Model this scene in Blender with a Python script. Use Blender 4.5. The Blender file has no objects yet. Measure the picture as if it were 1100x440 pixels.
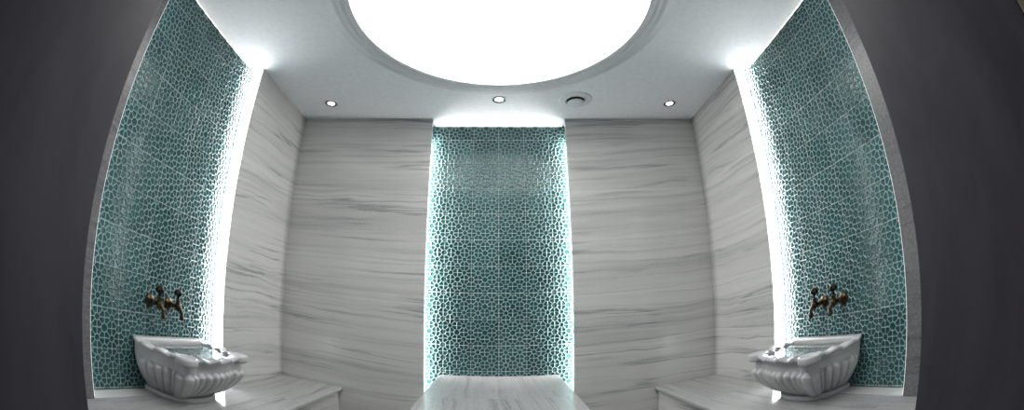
import bpy, bmesh, math, random
import numpy as np
from mathutils import Vector, Matrix

C = bpy.context.scene.collection
PI = math.pi

# ------------------------------------------------------------------ room sizes (metres)
WL, WR = 1.652, 1.654        # side walls at x = -WL, +WR
D = 2.988                    # back wall
H = 2.576                    # ceiling
ZB = 0.42                    # bench top
BD = 0.514                   # bench depth
Y1, Y2 = 1.091, 2.167        # side niches from / to
ND = 0.0915                  # niche depth to the tile face
PW = 0.527                   # half width of the back niche
YF, YO = 0.532, 0.078        # doorway wall: inner / outer face
XL, XR = 0.85, 0.87          # doorway half widths

# ------------------------------------------------------------------ node helpers
def new_mat(name):
    m = bpy.data.materials.new(name); m.use_nodes = True
    nt = m.node_tree
    return m, nt, nt.nodes['Principled BSDF']

def N(nt, typ, **kw):
    n = nt.nodes.new(typ)
    for k, v in kw.items():
        if k in n.inputs.keys(): n.inputs[k].default_value = v
        else: setattr(n, k, v)
    return n

def math_node(nt, op, a, b=None, c=None):
    n = nt.nodes.new('ShaderNodeMath'); n.operation = op
    for i, v in enumerate((a, b, c)):
        if v is None: continue
        if isinstance(v, (int, float)): n.inputs[i].default_value = v
        else: nt.links.new(v, n.inputs[i])
    return n.outputs[0]

def maprange(nt, v, a, b, c, d):
    n = nt.nodes.new('ShaderNodeMapRange')
    n.inputs['From Min'].default_value = a; n.inputs['From Max'].default_value = b
    n.inputs['To Min'].default_value = c; n.inputs['To Max'].default_value = d
    n.interpolation_type = 'SMOOTHSTEP'
    nt.links.new(v, n.inputs['Value'])
    return n.outputs[0]

def mix_col(nt, fac, a, b):
    n = nt.nodes.new('ShaderNodeMix'); n.data_type = 'RGBA'
    if isinstance(fac, (int, float)): n.inputs[0].default_value = fac
    else: nt.links.new(fac, n.inputs[0])
    for i, v in ((6, a), (7, b)):
        if isinstance(v, tuple): n.inputs[i].default_value = (*v, 1)
        else: nt.links.new(v, n.inputs[i])
    return n.outputs[2]

def comb(nt, x, y, z):
    n = nt.nodes.new('ShaderNodeCombineXYZ')
    for i, v in enumerate((x, y, z)):
        if isinstance(v, (int, float)): n.inputs[i].default_value = v
        else: nt.links.new(v, n.inputs[i])
    return n.outputs[0]

def noise(nt, vec, detail=4, rough=.55, dist=0.0, scale=1.0):
    n = nt.nodes.new('ShaderNodeTexNoise')
    n.inputs['Scale'].default_value = scale
    n.inputs['Detail'].default_value = detail
    n.inputs['Roughness'].default_value = rough
    n.inputs['Distortion'].default_value = dist
    nt.links.new(vec, n.inputs['Vector'])
    return n.outputs[0]

def marble(name, mode, base=(.57, .57, .555), dark=(.25, .25, .255), vein=(.10, .10, .115), rough=.16,
           row=0.392, seed=0.0, strength=1.0, spec=.45):
    """striped marble. mode 'wall': bands run level round the room; 'bench': bands run along the seat (y)."""
    m, nt, bs = new_mat(name)
    g = nt.nodes.new('ShaderNodeNewGeometry')
    s = nt.nodes.new('ShaderNodeSeparateXYZ'); nt.links.new(g.outputs['Position'], s.inputs[0])
    x, y, z = s.outputs
    if mode == 'wall':
        u = math_node(nt, 'ADD', x, math_node(nt, 'MULTIPLY', y, 1.13))
        w = z
        rowid = math_node(nt, 'FLOOR', math_node(nt, 'DIVIDE', math_node(nt, 'SUBTRACT', z, .024), row))
        joint_t = math_node(nt, 'FRACT', math_node(nt, 'DIVIDE', math_node(nt, 'SUBTRACT', z, .024), row))
    else:
        u = y
        w = math_node(nt, 'ADD', x, math_node(nt, 'MULTIPLY', z, 1.0))
        rowid = math_node(nt, 'FLOOR', math_node(nt, 'DIVIDE', y, 1.15))
        joint_t = None
    off = math_node(nt, 'MULTIPLY', rowid, 7.31)
    # slow waviness of the bands
    wob = noise(nt, comb(nt, math_node(nt, 'MULTIPLY', u, 1.3), math_node(nt, 'ADD', math_node(nt, 'MULTIPLY', w, 1.2), off), seed), 3, .5)
    tilt = math_node(nt, 'MULTIPLY', u, math_node(nt, 'MULTIPLY', math_node(nt, 'SINE', off), .035))
    w2 = math_node(nt, 'ADD', math_node(nt, 'ADD', w, tilt), math_node(nt, 'MULTIPLY', math_node(nt, 'SUBTRACT', wob, .5), .09))
    def band(us, ws, dz, detail, rough_, dist=0.):
        return noise(nt, comb(nt, math_node(nt, 'ADD', math_node(nt, 'MULTIPLY', u, us), off),
                              math_node(nt, 'MULTIPLY', w2, ws), seed + dz), detail, rough_, dist)
    broad = maprange(nt, band(.30, 5.0, 1.3, 4, .6), .40, .72, 0, 1)
    fine = maprange(nt, band(.55, 30, 4.1, 6, .66), .44, .74, 0, 1)
    mask = maprange(nt, band(.55, 3.4, 12.2, 3, .55), .40, .62, 0, 1)
    mask2 = maprange(nt, band(.9, 5.2, 17.9, 2, .5), .47, .60, 0, 1)
    hair = math_node(nt, 'ABSOLUTE', math_node(nt, 'SUBTRACT', band(.38, 11, 8.7, 5, .55), .5))
    hair = math_node(nt, 'POWER', maprange(nt, hair, 0, .055, 1, 0), 2.2)
    col = mix_col(nt, math_node(nt, 'MULTIPLY', broad, .34 * strength), base, dark)
    col = mix_col(nt, math_node(nt, 'MULTIPLY', math_node(nt, 'MULTIPLY', fine, math_node(nt, 'ADD', math_node(nt, 'MULTIPLY', mask, .65), .35)), .70 * strength), col, dark)
    col = mix_col(nt, math_node(nt, 'MULTIPLY', math_node(nt, 'MULTIPLY', hair, mask2), .5 * strength), col, vein)
    grain = noise(nt, g.outputs['Position'], 3, .7, 0, 70)
    col = mix_col(nt, maprange(nt, grain, .35, .7, 0, .10), col, (.80, .80, .79))
    if joint_t is not None:
        j = math_node(nt, 'LESS_THAN', joint_t, .007)
        col = mix_col(nt, math_node(nt, 'MULTIPLY', j, .25), col, (.16, .16, .17))
    nt.links.new(col, bs.inputs['Base Color'])
    bs.inputs['Roughness'].default_value = rough
    bs.inputs['Specular IOR Level'].default_value = spec
    return m

def plain(name, col, rough=.5, metal=0., spec=.5):
    m, nt, bs = new_mat(name)
    g = nt.nodes.new('ShaderNodeNewGeometry')
    n = noise(nt, g.outputs['Position'], 3, .6, 0, 26)
    c2 = tuple(c * .88 for c in col)
    nt.links.new(mix_col(nt, n, c2, tuple(min(1, c * 1.08) for c in col)), bs.inputs['Base Color'])
    bs.inputs['Roughness'].default_value = rough
    bs.inputs['Metallic'].default_value = metal
    bs.inputs['Specular IOR Level'].default_value = spec
    return m

def emit(name, col, strength):
    m = bpy.data.materials.new(name); m.use_nodes = True
    nt = m.node_tree; nt.nodes.remove(nt.nodes['Principled BSDF'])
    e = nt.nodes.new('ShaderNodeEmission')
    e.inputs[0].default_value = (*col, 1); e.inputs[1].default_value = strength
    nt.links.new(e.outputs[0], nt.nodes['Material Output'].inputs[0])
    return m

def dark_marble(name):
    m, nt, bs = new_mat(name)
    g = nt.nodes.new('ShaderNodeNewGeometry')
    s = nt.nodes.new('ShaderNodeSeparateXYZ'); nt.links.new(g.outputs['Position'], s.inputs[0])
    x, y, z = s.outputs
    cloud = noise(nt, comb(nt, math_node(nt, 'MULTIPLY', x, .3), math_node(nt, 'MULTIPLY', y, 4), math_node(nt, 'MULTIPLY', z, 1.2)), 5, .6, .4)
    fleck = noise(nt, g.outputs['Position'], 2, .5, 0, 60)
    col = mix_col(nt, maprange(nt, cloud, .35, .68, 0, 1), (.062, .057, .070), (.088, .083, .098))
    col = mix_col(nt, maprange(nt, fleck, .74, .80, 0, .35), col, (.22, .22, .23))
    nt.links.new(col, bs.inputs['Base Color'])
    bs.inputs['Roughness'].default_value = .42
    bs.inputs['Specular IOR Level'].default_value = .25
    return m

def tile_mat():
    m, nt, bs = new_mat('teal_relief_tile')
    r = nt.nodes.new('ShaderNodeAttribute'); r.attribute_name = 'relief'
    t = nt.nodes.new('ShaderNodeAttribute'); t.attribute_name = 'tint'
    gr = nt.nodes.new('ShaderNodeAttribute'); gr.attribute_name = 'grout'
    g = nt.nodes.new('ShaderNodeNewGeometry')
    n = noise(nt, g.outputs['Position'], 4, .6, 0, 7)
    lo = mix_col(nt, t.outputs['Fac'], (.012, .056, .058), (.032, .112, .112))
    hi = mix_col(nt, t.outputs['Fac'], (.20, .31, .305), (.31, .42, .415))
    k = maprange(nt, r.outputs['Fac'], .25, .8, 0, 1)
    col = mix_col(nt, k, lo, hi)
    col = mix_col(nt, maprange(nt, n, .3, .75, 0, .28), col, (.07, .19, .20))
    col = mix_col(nt, math_node(nt, 'MULTIPLY', gr.outputs['Fac'], math_node(nt, 'ADD', math_node(nt, 'MULTIPLY', t.outputs['Fac'], .5), .4)), col, (.42, .48, .48))
    nt.links.new(col, bs.inputs['Base Color'])
    bs.inputs['Roughness'].default_value = .14
    bs.inputs['Specular IOR Level'].default_value = .5
    return m

M = dict(
    wall=marble('striped_marble_wall', 'wall'),
    bench=marble('striped_marble_bench', 'bench', seed=3.7, base=(.41, .41, .41), dark=(.23, .23, .235), strength=.8),
    slab=marble('striped_marble_slab', 'bench', seed=9.1, base=(.33, .33, .335), dark=(.20, .20, .205), rough=.2, strength=.7, spec=.12),
    near=marble('pier_grey_marble', 'wall', seed=5.5, base=(.17, .17, .178), dark=(.10, .10, .105), vein=(.06, .06, .07), rough=.3),
    floor=marble('striped_marble_floor', 'bench', seed=21.3, base=(.28, .28, .28), dark=(.14, .14, .145)),
    basin=marble('grey_marble_basin', 'wall', seed=14.2, base=(.50, .505, .51), dark=(.34, .345, .355), vein=(.30, .30, .31), row=9., rough=.3, strength=.8),
    jamb=dark_marble('dark_grey_marble'),
    ceil=plain('matt_white_paint', (.77, .79, .81), .75, 0, .2),
    mould=plain('white_moulding_paint', (.66, .675, .69), .6, 0, .3),
    tile=tile_mat(),
    back=plain('cement_backing', (.5, .5, .5), .9),
    led=emit('led_diffuser', (1.0, .98, .965), 46.0),
    ledb=emit('led_diffuser_back', (.97, .99, 1.0), 4.0),
    ledf=emit('led_diffuser_bright', (.98, .99, 1.0), 23.0),
    ledn=emit('led_diffuser_dim', (.94, .98, 1.0), 2.0),
    ledt=emit('led_diffuser_top', (1.0, .96, .90), 2.0),
    disc=emit('stretch_ceiling_light', (1.0, .99, .975), 6.9),
    bulb=emit('downlight_lens', (1, 1, .98), 8.0),
    chrome=plain('satin_chrome', (.30, .305, .32), .25, 1.0),
    bronze=plain('aged_bronze', (.075, .055, .032), .28, 1.0),
    bronze_dark=plain('dark_bronze', (.025, .020, .016), .35, .8),
    vent=plain('vent_plastic', (.66, .68, .70), .4),
    black=plain('vent_dark', (.02, .02, .022), .6),
    wood=plain('door_casing_wood', (.20, .17, .135), .5),
    ante=plain('anteroom_plaster', (.10, .10, .11), .8),
)
def water_mat():
    m, nt, bs = new_mat('still_water')
    bs.inputs['Base Color'].default_value = (.80, .86, .86, 1)
    bs.inputs['Roughness'].default_value = .02
    bs.inputs['IOR'].default_value = 1.33
    bs.inputs['Transmission Weight'].default_value = 1.0
    bs.inputs['Specular IOR Level'].default_value = 1.0
    return m
M['water'] = water_mat()

# ------------------------------------------------------------------ object helpers
def link(o, parent=None):
    C.objects.link(o)
    if parent is not None: o.parent = parent
    return o

def mesh_obj(name, verts, faces, mat, parent=None, smooth=False):
    me = bpy.data.meshes.new(name); me.from_pydata([tuple(v) for v in verts], [], faces); me.update()
    if mat: me.materials.append(mat)
    if smooth: me.polygons.foreach_set('use_smooth', [True] * len(me.polygons))
    return link(bpy.data.objects.new(name, me), parent)

def bm_obj(name, bm, mat, parent=None, smooth=False, bevel=0., segs=3):
    bmesh.ops.recalc_face_normals(bm, faces=bm.faces)
    me = bpy.data.meshes.new(name); bm.to_mesh(me); bm.free()
    me.materials.append(mat)
    if smooth: me.polygons.foreach_set('use_smooth', [True] * len(me.polygons))
    o = link(bpy.data.objects.new(name, me), parent)
    if bevel:
        b = o.modifiers.new('bevel', 'BEVEL'); b.width = bevel; b.segments = segs; b.limit_method = 'ANGLE'
    return o

def box(bm, x0, x1, y0, y1, z0, z1):
    vs = [bm.verts.new(p) for p in ((x0, y0, z0), (x1, y0, z0), (x1, y1, z0), (x0, y1, z0), (x0, y0, z1), (x1, y0, z1), (x1, y1, z1), (x0, y1, z1))]
    for f in ((3, 2, 1, 0), (4, 5, 6, 7), (0, 1, 5, 4), (1, 2, 6, 5), (2, 3, 7, 6), (3, 0, 4, 7)):
        bm.faces.new([vs[i] for i in f])

def boxes(name, lst, mat, parent=None, bevel=0., segs=2):
    bm = bmesh.new()
    for b in lst: box(bm, *b)
    return bm_obj(name, bm, mat, parent, bevel=bevel, segs=segs)

def lathe(bm, prof, mat4=None, n=40, close=False):
    """profile of (radius, height) turned about z, then moved by mat4."""
    mat4 = mat4 or Matrix()
    rings = []
    for r, h in prof:
        if r < 1e-6: rings.append([bm.verts.new(mat4 @ Vector((0, 0, h)))])
        else: rings.append([bm.verts.new(mat4 @ Vector((r * math.cos(2 * PI * i / n), r * math.sin(2 * PI * i / n), h))) for i in range(n)])
    pairs = list(zip(rings, rings[1:]))
    if close: pairs.append((rings[-1], rings[0]))
    for a, b in pairs:
        for i in range(n):
            j = (i + 1) % n
            if len(a) == 1 and len(b) == 1: continue
            if len(a) == 1: bm.faces.new((a[0], b[i], b[j]))
            elif len(b) == 1: bm.faces.new((a[j], a[i], b[0]))
            else: bm.faces.new((a[i], b[i], b[j], a[j]))

def tube(bm, pts, radii, n=14):
    pts = [Vector(p) for p in pts]
    rings = []
    for i, p in enumerate(pts):
        d = (pts[min(i + 1, len(pts) - 1)] - pts[max(i - 1, 0)]).normalized()
        up = Vector((0, 1, 0)) if abs(d.y) < .9 else Vector((1, 0, 0))
        a = d.cross(up).normalized(); b = d.cross(a)
        rings.append([bm.verts.new(p + radii[i] * (a * math.cos(2 * PI * k / n) + b * math.sin(2 * PI * k / n))) for k in range(n)])
    for a, b in zip(rings, rings[1:]):
        for k in range(n): bm.faces.new((a[k], a[(k + 1) % n], b[(k + 1) % n], b[k]))
    bm.faces.new(rings[0]); bm.faces.new(rings[-1])

def struct(o):
    o['kind'] = 'structure'; return o

def tag(o, label, cat, group=None):
    o['label'] = label; o['category'] = cat
    if group: o['group'] = group
    return o

def thing(name, loc, label, cat, rz=0., group=None):
    o = bpy.data.objects.new(name, None); C.objects.link(o)
    o.empty_display_size = .1
    o.location = loc; o.rotation_euler = (0, 0, rz)
    return tag(o, label, cat, group)

# ------------------------------------------------------------------ the setting
T = .22        # wall thickness behind the niches
struct(boxes('floor', [(-2.2, 2.2, -1.4, D + .5, -.1, 0)], M['floor']))
struct(boxes('ceiling', [(-2.2, 2.2, -.1, D + .5, H, H + .12)], M['ceil']))
LIP, PKT = .03, .032   # the back panel runs on behind the marble edges, where its lamps hide
GAP = .045     # space behind the tile panels
def side_wall(name, sgn, W_):
    def bx(a, b, *r): return (*sorted((sgn * a, sgn * b)), *r)
    struct(boxes(name, [bx(W_, W_ + T, Y2, D + T, 0, H)], M['wall']))
    struct(boxes(name, [bx(W_, W_ + T, YF, Y1, 0, H)], M['near']))           # pier next to the doorway, in darker greys than the rest of the wall
    struct(boxes(name, [bx(W_ + ND + GAP, W_ + T, Y1, Y2, 0, H)], M['wall']))   # back of the niche
    struct(boxes(name, [bx(W_, W_ + ND + GAP, Y1, Y2, 0, ZB)], M['wall']))      # sill of the niche
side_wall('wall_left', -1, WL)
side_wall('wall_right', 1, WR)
struct(boxes('wall_back', [
    (-WL, -PW, D, D + LIP, 0, H), (PW, WR, D, D + LIP, 0, H),
    (-WL, -PW - PKT, D + LIP, D + T, 0, H), (PW + PKT, WR, D + LIP, D + T, 0, H), (-PW - PKT, PW + PKT, D + ND + GAP, D + T, 0, H)], M['wall']))
JT = .02
struct(boxes('wall_front', [
    (-WL - T, -XL - JT, YO + .004, YF, 0, H), (XR + JT, WR + T, YO + .004, YF, 0, H),
    (-XL - JT, XR + JT, YO + .004, YF, 2.16, H)], M['wall']))
struct(boxes('trim_1', [(-XL - JT, -XL, YO, YF + .001, 0, 2.16)], M['jamb'], bevel=.003))
struct(boxes('trim_2', [(XR, XR + JT, YO, YF + .001, 0, 2.16)], M['jamb'], bevel=.003))
struct(boxes('trim_3', [(-XL - .09, -XL - .001, YO - .03, YO, 0, 2.25), (XR + .001, XR + .09, YO - .03, YO, 0, 2.25),
                        (-XL - .09, XR + .09, YO - .03, YO, 2.16, 2.25)], M['wood'], bevel=.003))

# ------------------------------------------------------------------ relief tile panels
def relief(a, z):
    """eight-petalled rosette lattice in 20 cm tiles; returns (height 0..1, grout 0..1)"""
    P, B = .2, .1
    seeds = [(.5, .5), (0, 0)] + [(.5 + .335 * math.cos(math.radians(22.5 + 45 * k)), .5 + .335 * math.sin(math.radians(22.5 + 45 * k))) for k in range(8)]
    fa = a / B; fb = z / B
    fa = fa - np.floor(fa); fb = fb - np.floor(fb)
    d1 = np.full(a.shape, 9.); d2 = d1.copy()
    x1 = np.zeros(a.shape); y1 = x1.copy(); x2 = x1.copy(); y2 = x1.copy()
    for sx, sy in seeds:
        for ox in (-1, 0, 1):
            for oy in (-1, 0, 1):
                px, py = sx + ox, sy + oy
                d = (fa - px) ** 2 + (fb - py) ** 2
                c1 = d < d1; c2 = (~c1) & (d < d2)
                d2 = np.where(c1, d1, np.where(c2, d, d2)); x2 = np.where(c1, x1, np.where(c2, px, x2)); y2 = np.where(c1, y1, np.where(c2, py, y2))
                d1 = np.where(c1, d, d1); x1 = np.where(c1, px, x1); y1 = np.where(c1, py, y1)
    h = (d2 - d1) / (2 * np.hypot(x2 - x1, y2 - y1) + 1e-9) * B
    ridge = np.clip(1 - (h - .0008) / .0033, 0, 1)
    ridge = ridge * ridge * (3 - 2 * ridge)
    fx = np.abs((a / P) - np.round(a / P)) * P
    fz = np.abs((z / P) - np.round(z / P)) * P
    e = np.minimum(fx, fz)
    grout = np.clip(1 - (e - .0010) / .0020, 0, 1)
    return ridge, grout

def tile_panel(name, a0, a1, z0, z1, place, flip, label, amp=.006, step=.0031, aoff=0., zoff=0., seed=1):
    na = int((a1 - a0) / step); nz = int((z1 - z0) / step)
    A, Z = np.meshgrid(np.linspace(a0, a1, na + 1), np.linspace(z0, z1, nz + 1))
    hgt, gro = relief(A - aoff, Z - zoff)
    rng = np.random.RandomState(seed)
    ti = np.floor((A - aoff) / .2).astype(int); tj = np.floor((Z - zoff) / .2).astype(int)
    tab = rng.rand(64, 64) * .75 + rng.rand(1, 64) * .25
    tint = tab[ti % 64, tj % 64]
    depth = -amp * (1 - hgt) - .002 * gro
    co = place(A, Z, depth).reshape(-1, 3)
    idx = np.arange((na + 1) * (nz + 1)).reshape(nz + 1, na + 1)
    q = np.stack([idx[:-1, :-1], idx[:-1, 1:], idx[1:, 1:], idx[1:, :-1]], -1).reshape(-1, 4)
    # solid back
    border = np.concatenate([idx[0, :], idx[1:, -1], idx[-1, -2::-1], idx[-2:0:-1, 0]])
    bco = co[border].copy()
    bb = place(A, Z, np.full(A.shape, -.022)).reshape(-1, 3)[border]
    n0 = len(co); nb = len(border)
    co = np.concatenate([co, bb])
    side = np.stack([border, n0 + np.arange(nb), n0 + (np.arange(nb) + 1) % nb, np.roll(border, -1)], -1)
    allq = np.concatenate([q, side])
    if flip: allq = allq[:, ::-1]
    me = bpy.data.meshes.new(name)
    me.vertices.add(len(co)); me.vertices.foreach_set('co', co.astype(np.float32).ravel())
    me.loops.add(allq.size + nb); me.polygons.add(len(allq) + 1)
    cap = (n0 + np.arange(nb)); cap = cap if flip else cap[::-1]
    me.loops.foreach_set('vertex_index', np.concatenate([allq.ravel(), cap]).astype(np.int32))
    me.polygons.foreach_set('loop_start', np.append(np.arange(len(allq)) * 4, allq.size).astype(np.int32))
    me.update(calc_edges=True); me.validate()
    for nm, arr in (('relief', hgt), ('tint', tint), ('grout', gro)):
        at = me.attributes.new(nm, 'FLOAT', 'POINT')
        at.data.foreach_set('value', np.concatenate([arr.ravel(), np.zeros(nb)]).astype(np.float32))
    me.materials.append(M['tile'])
    me.polygons.foreach_set('use_smooth', np.append(np.ones(len(q), bool), np.zeros(nb + 1, bool)))
    return tag(link(bpy.data.objects.new(name, me)), label, 'tile panel', 'relief tile panels')

PZ1 = H - .026
tile_panel('tile_panel', Y1 + .002, Y2 - .002, ZB + .002, PZ1, lambda a, z, d: np.stack([-WL - ND + d, a, z], -1), True,
           'teal relief tile panel recessed in the left wall behind a marble basin', aoff=Y2 - .02, zoff=ZB + .01, seed=3)
tile_panel('tile_panel', Y1 + .002, Y2 - .002, ZB + .002, PZ1, lambda a, z, d: np.stack([WR + ND - d, a, z], -1), False,
           'teal relief tile panel recessed in the right wall behind a marble basin', aoff=Y2 - .02, zoff=ZB + .01, seed=5)
tile_panel('tile_panel', -PW - PKT + .002, PW + PKT - .002, .004, PZ1, lambda a, z, d: np.stack([a, D + ND - d, z], -1), False,
           'teal relief tile panel in the middle of the back wall, above the slab', aoff=.0, zoff=ZB + .01, seed=8)

# ------------------------------------------------------------------ led strips
def led(x0, x1, y0, y1, z0, z1, label, mat='led'):
    o = boxes('led_strip', [(x0, x1, y0, y1, z0, z1)], M[mat])
    return tag(o, label, 'LED strip', 'LED strips round the tile panels')
LT = .008
zt = H - .03
for sgn, W_, nm in ((-1, WL, 'left'), (1, WR, 'right')):
    xs = sorted((sgn * (W_ + .010), sgn * (W_ + ND - .010)))
    led(*xs, Y2 - LT, Y2, ZB, H - .002, 'glowing vertical LED strip at the far edge of the %s tile panel' % nm, 'ledf')
    led(*xs, Y1, Y1 + LT, ZB, H - .002, 'glowing vertical LED strip at the near edge of the %s tile panel' % nm, 'ledn')
    xs = sorted((sgn * (W_ + ND + .022), sgn * (W_ + ND + .034)))
    led(*xs, Y1 + .01, Y2 - .01, H - .030, H - .004, 'glowing LED strip along the top of the %s tile panel' % nm, 'ledt')
for sgn, nm in ((-1, 'left'), (1, 'right')):
    xs = sorted((sgn * (PW + PKT), sgn * (PW + PKT - LT)))
    led(*xs, D + LIP + .004, D + ND - .012, .01, H - .16, 'hidden LED strip glowing behind the marble at the %s edge of the back tile panel' % nm)
led(-PW + .01, PW - .01, D + ND + .022, D + ND + .034, H - .030, H - .004, 'glowing LED strip along the top of the back tile panel', 'ledb')

# ------------------------------------------------------------------ benches
for sgn, W_, nm in ((-1, WL, 'left'), (1, WR, 'right')):
    t = thing('stone_bench', (sgn * (W_ - BD / 2), (YF + D) / 2, 0),
              'polished striped marble bench built along the %s wall under the basin' % nm, 'bench', 0)
    L = (D - YF) / 2 - .001
    lo, hi = sorted((-sgn * BD / 2, sgn * (BD / 2 - .001)))
    boxes('bench_top', [(lo, hi, -L, L, ZB - .03, ZB)], M['bench'], t, bevel=.008, segs=3)
    lo, hi = sorted((-sgn * (BD / 2 - .030), sgn * (BD / 2 - .001)))
    boxes('bench_front', [(lo, hi, -L, L, 0, ZB - .03)], M['wall'], t, bevel=.002)

# ------------------------------------------------------------------ massage slab
SZ, SW = .594, .424
t = thing('massage_slab', (0, 2.2, 0), 'long polished marble slab table standing below the back tile panel', 'slab')
ye = D + ND - .004 - 2.2
boxes('slab_top', [(-SW, SW, -.85, ye, SZ - .04, SZ)], M['slab'], t, bevel=.007, segs=3)
boxes('slab_base', [(-SW + .07, SW - .07, -.78, D - .01 - 2.2, 0, SZ - .04)], M['wall'], t, bevel=.003)

# ------------------------------------------------------------------ ceiling light, downlights, vent
LY, LR = 1.641, .789
t = thing('ceiling_light', (0, LY, H), 'huge round glowing ceiling light with stepped white moulding', 'ceiling light')
bm = bmesh.new()
lathe(bm, [(0, -.012), (LR, -.012), (LR, -.002)], n=128)
bm_obj('light_diffuser', bm, M['disc'], t)
bm = bmesh.new()
prof = [(LR, 0), (LR, -.020), (LR + .030, -.020), (LR + .034, -.012), (LR + .038, -.010), (LR + .044, -.016), (LR + .054, -.019), (LR + .064, -.019), (LR + .068, -.016), (LR + .070, -.009),
        (LR + .078, -.007), (LR + .088, -.012), (LR + .100, -.013), (LR + .106, -.011), (LR + .109, -.005), (LR + .150, -.004), (LR + .154, 0)]
lathe(bm, prof, n=160)
bm_obj('moulding_ring', bm, M['mould'], t, smooth=True)

def downlight(x, y, label):
    t = thing('downlight', (x, y, H), label, 'downlight', group='recessed ceiling downlights')
    bm = bmesh.new()
    lathe(bm, [(.050, 0), (.050, -.003), (.046, -.006), (.038, -.005), (.033, -.001), (.033, 0)], n=36)
    bm_obj('trim_ring', bm, M['chrome'], t, smooth=True)
    bm = bmesh.new()
    lathe(bm, [(0, -.003), (.020, -.003), (.027, -.0015), (.028, 0)], n=32)
    bm_obj('lamp_lens', bm, M['bulb'], t, smooth=True)
downlight(-1.303, 2.713, 'small round downlight in the ceiling near the back left corner')
downlight(0, 2.666, 'small round downlight in the ceiling centred above the back tile panel')
downlight(1.331, 2.705, 'small round downlight in the ceiling near the back right corner')

t = thing('air_vent', (.561, 2.668, H), 'round white ceiling air vent with a dark gap round its disc', 'air vent')
bm = bmesh.new()
lathe(bm, [(.123, 0), (.122, -.003), (.112, -.006), (.090, -.006), (.080, -.010), (.068, -.008), (.064, 0)], n=56)
bm_obj('vent_flange', bm, M['vent'], t, smooth=True)
bm = bmesh.new()
lathe(bm, [(0, -.002), (.070, -.002), (.070, 0)], n=48)
bm_obj('vent_throat', bm, M['black'], t)
bm = bmesh.new()
lathe(bm, [(0, -.030), (.044, -.030), (.056, -.027), (.060, -.022), (.054, -.017), (.012, -.014), (.010, -.001), (0, -.001)], n=48)
bm_obj('vent_disc', bm, M['vent'], t, smooth=True)

# ------------------------------------------------------------------ carved wall basins
def catmull(ctrl, n):
    P = [np.array(p, float) for p in ctrl]
    out = []
    for i in range(len(P) - 1):
        p0 = P[i - 1] if i > 0 else 2 * P[0] - P[1]
        p1, p2 = P[i], P[i + 1]
        p3 = P[i + 2] if i + 2 < len(P) else 2 * P[-1] - P[-2]
        for k in range(24):
            s = k / 24
            out.append(.5 * ((2 * p1) + (-p0 + p2) * s + (2 * p0 - 5 * p1 + 4 * p2 - p3) * s * s + (-p0 + 3 * p1 - 3 * p2 + p3) * s ** 3))
    out.append(P[-1])
    out = np.array(out)
    d = np.concatenate([[0], np.cumsum(np.hypot(*np.diff(out, axis=0).T))])
    s = np.linspace(0, d[-1], n)
    return np.stack([np.interp(s, d, out[:, 0]), np.interp(s, d, out[:, 1])], 1), d[-1]

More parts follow.
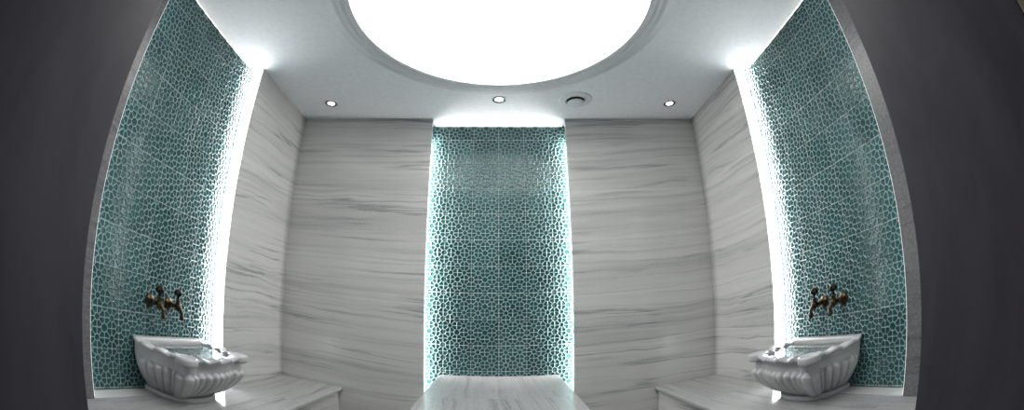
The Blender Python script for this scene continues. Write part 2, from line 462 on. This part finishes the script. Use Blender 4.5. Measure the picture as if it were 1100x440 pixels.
EAR = (.228, .352); EAR_R = .056
half = [(.290, 0), (.292, .07), (.284, .14), (.266, .21), (.246, .27), (.240, .305), (.256, .335), (.260, .370), (.240, .392), (.205, .395), (.180, .382),
        (.15, .380), (.10, .394), (.05, .402), (0, .404)]
def make_basin():
    """carved half-round basin; local x out from the wall, local y along the wall, z up from the bench."""
    ctrl = [(-u, v) for u, v in half] + [(u, v) for u, v in half[-2::-1]]
    front, plen = catmull(ctrl, 420)                     # open line: from one back corner round the front to the other
    nf = len(front)
    backn = 60
    back = np.stack([np.linspace(.29, -.29, backn + 2)[1:-1], np.zeros(backn)], 1)
    O = np.concatenate([front, back])                    # closed outline (u, v)
    n = len(O)
    sarc = np.concatenate([np.linspace(0, 1, nf), np.full(backn, -1.)])
    isf = sarc >= 0
    ends = np.where(isf, np.clip(np.minimum(sarc, 1 - sarc) / .05, 0, 1), 0)    # 0 at the wall
    dE = np.minimum(np.hypot(O[:, 0] - EAR[0], O[:, 1] - EAR[1]), np.hypot(O[:, 0] + EAR[0], O[:, 1] - EAR[1]))
    notear = np.clip((dE - .05) / .03, 0, 1)
    # outward normals
    tn = np.roll(O, -1, 0) - np.roll(O, 1, 0); tn /= np.linalg.norm(tn, axis=1)[:, None] + 1e-9
    nrm = np.stack([-tn[:, 1], tn[:, 0]], 1)
    if (nrm[nf // 2] @ np.array([0, 1])) < 0: nrm = -nrm
    nrm[~isf] = (0, -1)
    PL = .024; ZN = .262                                 # plinth height, top of the body
    nfl = 24
    rows = []
    nt_ = 46
    for k in range(nt_ + 1):
        tt = k / nt_
        z = PL + (ZN - PL) * tt
        f = math.sin(min(1, tt / .80) * PI / 2) ** .85
        su = .64 + .315 * f; sv = .575 + .375 * f
        p = O * np.array([su, sv])
        # bulge of the flutes
        fr = (sarc * nfl) % 1.0
        e = (fr - .5) / .5
        top = .73; bot = .0
        a = np.zeros(n)
        cap = np.clip((tt - (top - .10)) / .10, 0, None)
        ins = 1 - e ** 2 - cap ** 2
        a = np.where((ins > 0) & isf, np.sqrt(np.clip(ins, 0, 1)), 0)
        amp = .027 * (.45 + .55 * min(1, tt / .5))
        p = p + nrm * (a * amp * np.clip(ends * 1.3, 0, 1))[:, None]
        rows.append(np.column_stack([p[:, 1], p[:, 0], np.full(n, z)]))
    # neck, then scalloped lip
    wave = np.where(isf, np.cos(2 * PI * 13 * sarc), 0) * ends * notear
    lift = .014 * (1 - np.clip(O[:, 1] / .10, 0, 1)) ** 2
    def ring(off, z, wv, zw, scale=1.0, c=(0, .18)):
        cc = np.array(c)
        p = cc + (O - cc) * scale
        o_ = np.where(isf, off * ends * (.35 + .65 * notear) + wv * wave, 0)
        p = p + nrm * o_[:, None]
        p[:, 1] = np.maximum(p[:, 1], 0)
        zz = z + lift + zw * wave - (z > .265) * .010 * (1 - notear) * ends
        return np.column_stack([p[:, 1], p[:, 0], zz])
    rows.append(ring(.000, .262, .001, .000, .985))
    rows.append(ring(.008, .260, .006, .005))
    rows.append(ring(.017, .263, .009, .007))
    rows.append(ring(.020, .270, .010, .008))
    rows.append(ring(.018, .278, .010, .008))
    rows.append(ring(.010, .2815, .009, .008))
    # inner edge: keep a broad flat rim at the back
    C0 = np.array((0, .19))
    I = C0 + (O - C0) * np.array([.86, .85])
    # smooth inner outline: replace the ear bulges
    In = I.copy()
    for _ in range(60):
        In = .5 * In + .25 * np.roll(In, 1, 0) + .25 * np.roll(In, -1, 0)
    In[:, 1] = np.maximum(In[:, 1], .055)
    wi = np.where(isf, np.cos(2 * PI * 13 * sarc), 0) * ends
    c_in = In.mean(0)
    nin = In - c_in; nin /= np.linalg.norm(nin, axis=1)[:, None]
    def iring(scale, z, wv, zw):
        p = c_in + (In - c_in) * scale + nin * (wi * wv)[:, None]
        return np.column_stack([p[:, 1], p[:, 0], z + lift * (1 if z > .25 else 0) + zw * wi])
    rows.append(iring(1.02, .2805, .006, .007))
    rows.append(iring(1.0, .276, .005, .004))
    rows.append(iring(.985, .266, .002, .000))
    rows.append(iring(.97, .235, 0, 0))
    rows.append(iring(.93, .19, 0, 0))
    rows.append(iring(.80, .13, 0, 0))
    rows.append(iring(.55, .09, 0, 0))
    rows.append(iring(.20, .08, 0, 0))
    V = np.concatenate(rows); nr = len(rows)
    F = []
    for r in range(nr - 1):
        for i in range(n):
            j = (i + 1) % n
            F.append((r * n + i, r * n + j, (r + 1) * n + j, (r + 1) * n + i))
    F.append(tuple(range(n))[::-1]); F.append(tuple((nr - 1) * n + i for i in range(n)))
    me = bpy.data.meshes.new('bowl'); me.from_pydata([tuple(v) for v in V], [], F); me.update()
    bm = bmesh.new(); bm.from_mesh(me); bmesh.ops.recalc_face_normals(bm, faces=bm.faces); bm.to_mesh(me); bm.free()
    me.materials.append(M['basin'])
    me.polygons.foreach_set('use_smooth', [True] * len(me.polygons))
    # water outline just under the rim
    wo = c_in + (In - c_in) * .984
    return me, [(p[1], p[0]) for p in wo]

bowl_me, water_outline = make_basin()
bm = bmesh.new()
lathe(bm, [(0, .245), (.048, .245), (.054, .249), (.060, .254), (.062, .260), (.062, .278), (.060, .284), (.055, .287), (.048, .2865), (.044, .284), (0, .284)], n=48)
bmesh.ops.recalc_face_normals(bm, faces=bm.faces)
ear_me = bpy.data.meshes.new('ear'); bm.to_mesh(ear_me); bm.free()
ear_me.materials.append(M['basin']); ear_me.polygons.foreach_set('use_smooth', [True] * len(ear_me.polygons))
# plinth: half round slab under the body
bm = bmesh.new()
pts = [(-0.0, .215)] + [(.10 + .19 * math.sin(a) ** .8 if False else .105 + .175 * math.sin(a), .215 * math.cos(a)) for a in np.linspace(0, PI, 40)] + [(0, -.215)]
pts = [(max(0, p[0]), p[1]) for p in pts]
lower = [bm.verts.new((p[0], p[1], 0)) for p in pts]
upper = [bm.verts.new((p[0], p[1], .026)) for p in pts]
bm.faces.new(lower[::-1]); bm.faces.new(upper)
for i in range(len(pts)):
    j = (i + 1) % len(pts)
    bm.faces.new((lower[i], lower[j], upper[j], upper[i]))
bmesh.ops.recalc_face_normals(bm, faces=bm.faces)
plinth_me = bpy.data.meshes.new('plinth'); bm.to_mesh(plinth_me); bm.free(); plinth_me.materials.append(M['basin'])

def basin(x, y, rz, side):
    t = thing('stone_basin', (x, y, ZB), 'carved fluted grey marble basin with scalloped rim on the %s bench' % side, 'basin', rz, 'carved marble basins')
    link(bpy.data.objects.new('bowl', bowl_me), t)
    for s in (-1, 1):
        e = link(bpy.data.objects.new('ear', ear_me), t); e.location = (EAR[1], s * EAR[0], 0)
    p = link(bpy.data.objects.new('plinth', plinth_me), t)
    b = p.modifiers.new('bevel', 'BEVEL'); b.width = .006; b.segments = 3; b.limit_method = 'ANGLE'
    # still water inside
    m = Matrix.Translation((x, y, ZB)) @ Matrix.Rotation(rz, 4, 'Z')
    bmw = bmesh.new()
    top = [bmw.verts.new(m @ Vector((p[0], p[1], .270))) for p in water_outline[::4]]
    bmw.faces.new(top)
    o = bm_obj('water', bmw, M['water'])
    if o.data.polygons[0].normal.z < 0: o.data.flip_normals()
    tag(o, 'still reflecting water filling the carved basin on the %s bench' % side, 'water')
basin(-WL - ND + .003, 1.735, 0, 'left')
basin(WR + ND - .003, 1.755, PI, 'right')

# ------------------------------------------------------------------ bronze wall taps
RX = Matrix.Rotation(PI / 2, 4, 'Y')       # z axis -> x axis
tap_parts = {}
bm = bmesh.new()
lathe(bm, [(0, -.004), (.036, -.004), (.037, .003), (.033, .008), (.026, .010), (.024, .015), (.018, .018), (.013, .022), (0, .022)], RX, 40)
tap_parts['flange'] = (bm, 'bronze')
bm = bmesh.new()
lathe(bm, [(0, .018), (.011, .018), (.0115, .030), (.017, .033), (.017, .039), (.0115, .042), (.0115, .058), (.016, .064), (.019, .072), (.0205, .082),
           (.019, .092), (.015, .099), (.009, .103), (0, .104)], RX, 28)
lathe(bm, [(0, -.026), (.010, -.024), (.012, -.015), (.016, 0), (.015, .020), (.012, .028), (.014, .031), (.014, .036), (.010, .039), (0, .040)],
      Matrix.Translation((.082, 0, 0)), 28)
tap_parts['tap_body'] = (bm, 'bronze')
bm = bmesh.new()
sp = [(.090, 0, -.004), (.100, 0, -.008), (.108, 0, -.015), (.113, 0, -.025), (.115, 0, -.036), (.116, 0, -.046), (.116, 0, -.050), (.116, 0, -.056), (.116, 0, -.066)]
tube(bm, sp, [.012, .0115, .011, .0105, .010, .010, .0135, .0135, .0115], 20)
tap_parts['spout'] = (bm, 'bronze')
bm = bmesh.new()
lathe(bm, [(0, .036), (.006, .036), (.006, .052), (.010, .054), (.010, .057), (.006, .060), (0, .060)], Matrix.Translation((.082, 0, 0)), 20)
rings = []                                                     # lobed, pointed knob
for k in range(15):
    s = k / 14
    r0 = .021 * math.sin(PI * min(1, s * 1.02) ** .8) + .002
    z = .056 + .044 * s
    rings.append([bm.verts.new((.082 + r0 * (1 + .22 * math.cos(5 * a)) * math.cos(a), r0 * (1 + .22 * math.cos(5 * a)) * math.sin(a), z))
                  for a in [2 * PI * i / 40 for i in range(40)]])
for a, b in zip(rings, rings[1:]):
    for i in range(40): bm.faces.new((a[i], a[(i + 1) % 40], b[(i + 1) % 40], b[i]))
bm.faces.new(rings[0][::-1]); bm.faces.new(rings[-1])
tap_parts['handle'] = (bm, 'bronze_dark')
tap_me = {}
for nm, (bm, mt) in tap_parts.items():
    bmesh.ops.recalc_face_normals(bm, faces=bm.faces)
    me = bpy.data.meshes.new(nm); bm.to_mesh(me); bm.free(); me.materials.append(M[mt])
    me.polygons.foreach_set('use_smooth', [True] * len(me.polygons)); tap_me[nm] = me
def tap(x, y, z, rz, label):
    t = thing('wall_tap', (x, y, z), label, 'tap', rz, 'bronze taps above the basins')
    for nm, me in tap_me.items(): link(bpy.data.objects.new(nm, me), t)
tap(-WL - ND, 1.577, .905, 0, 'aged bronze tap above the left basin, nearer the doorway')
tap(-WL - ND, 1.732, .905, 0, 'aged bronze tap above the left basin, nearer the back wall')
tap(WR + ND, 1.612, .915, PI, 'aged bronze tap above the right basin, nearer the doorway')
tap(WR + ND, 1.775, .915, PI, 'aged bronze tap above the right basin, nearer the back wall')

# ------------------------------------------------------------------ world
w = bpy.data.worlds.new('dim_anteroom'); bpy.context.scene.world = w; w.use_nodes = True
bg = w.node_tree.nodes['Background']; bg.inputs[0].default_value = (.5, .52, .6, 1); bg.inputs[1].default_value = .06

# ------------------------------------------------------------------ fisheye camera (15 mm on full frame, cropped off centre)
cam = bpy.data.cameras.new('camera'); co = bpy.data.objects.new('camera', cam); C.objects.link(co)
co.location = (-.015, 0, 1.1407)
co.rotation_euler = (PI / 2 + .4329, 0, -.0023)
cam.type = 'PANO'; cam.panorama_type = 'FISHEYE_LENS_POLYNOMIAL'
cam.sensor_width = 36; cam.sensor_fit = 'HORIZONTAL'
cam.fisheye_fov = math.radians(220)
cam.fisheye_polynomial_k0 = 0
cam.fisheye_polynomial_k1 = -6.87497373e-02
cam.fisheye_polynomial_k2 = 3.67807206e-04
cam.fisheye_polynomial_k3 = -5.56010662e-05
cam.fisheye_polynomial_k4 = 1.27753580e-06
cam.shift_x = 15.3 / 1100
cam.shift_y = -86.0 / 440
cam.clip_start = .01
bpy.context.scene.camera = co

vs = bpy.context.scene.view_settings
vs.view_transform = 'Standard'
vs.look = 'None'
vs.exposure = 0
vs.gamma = .92
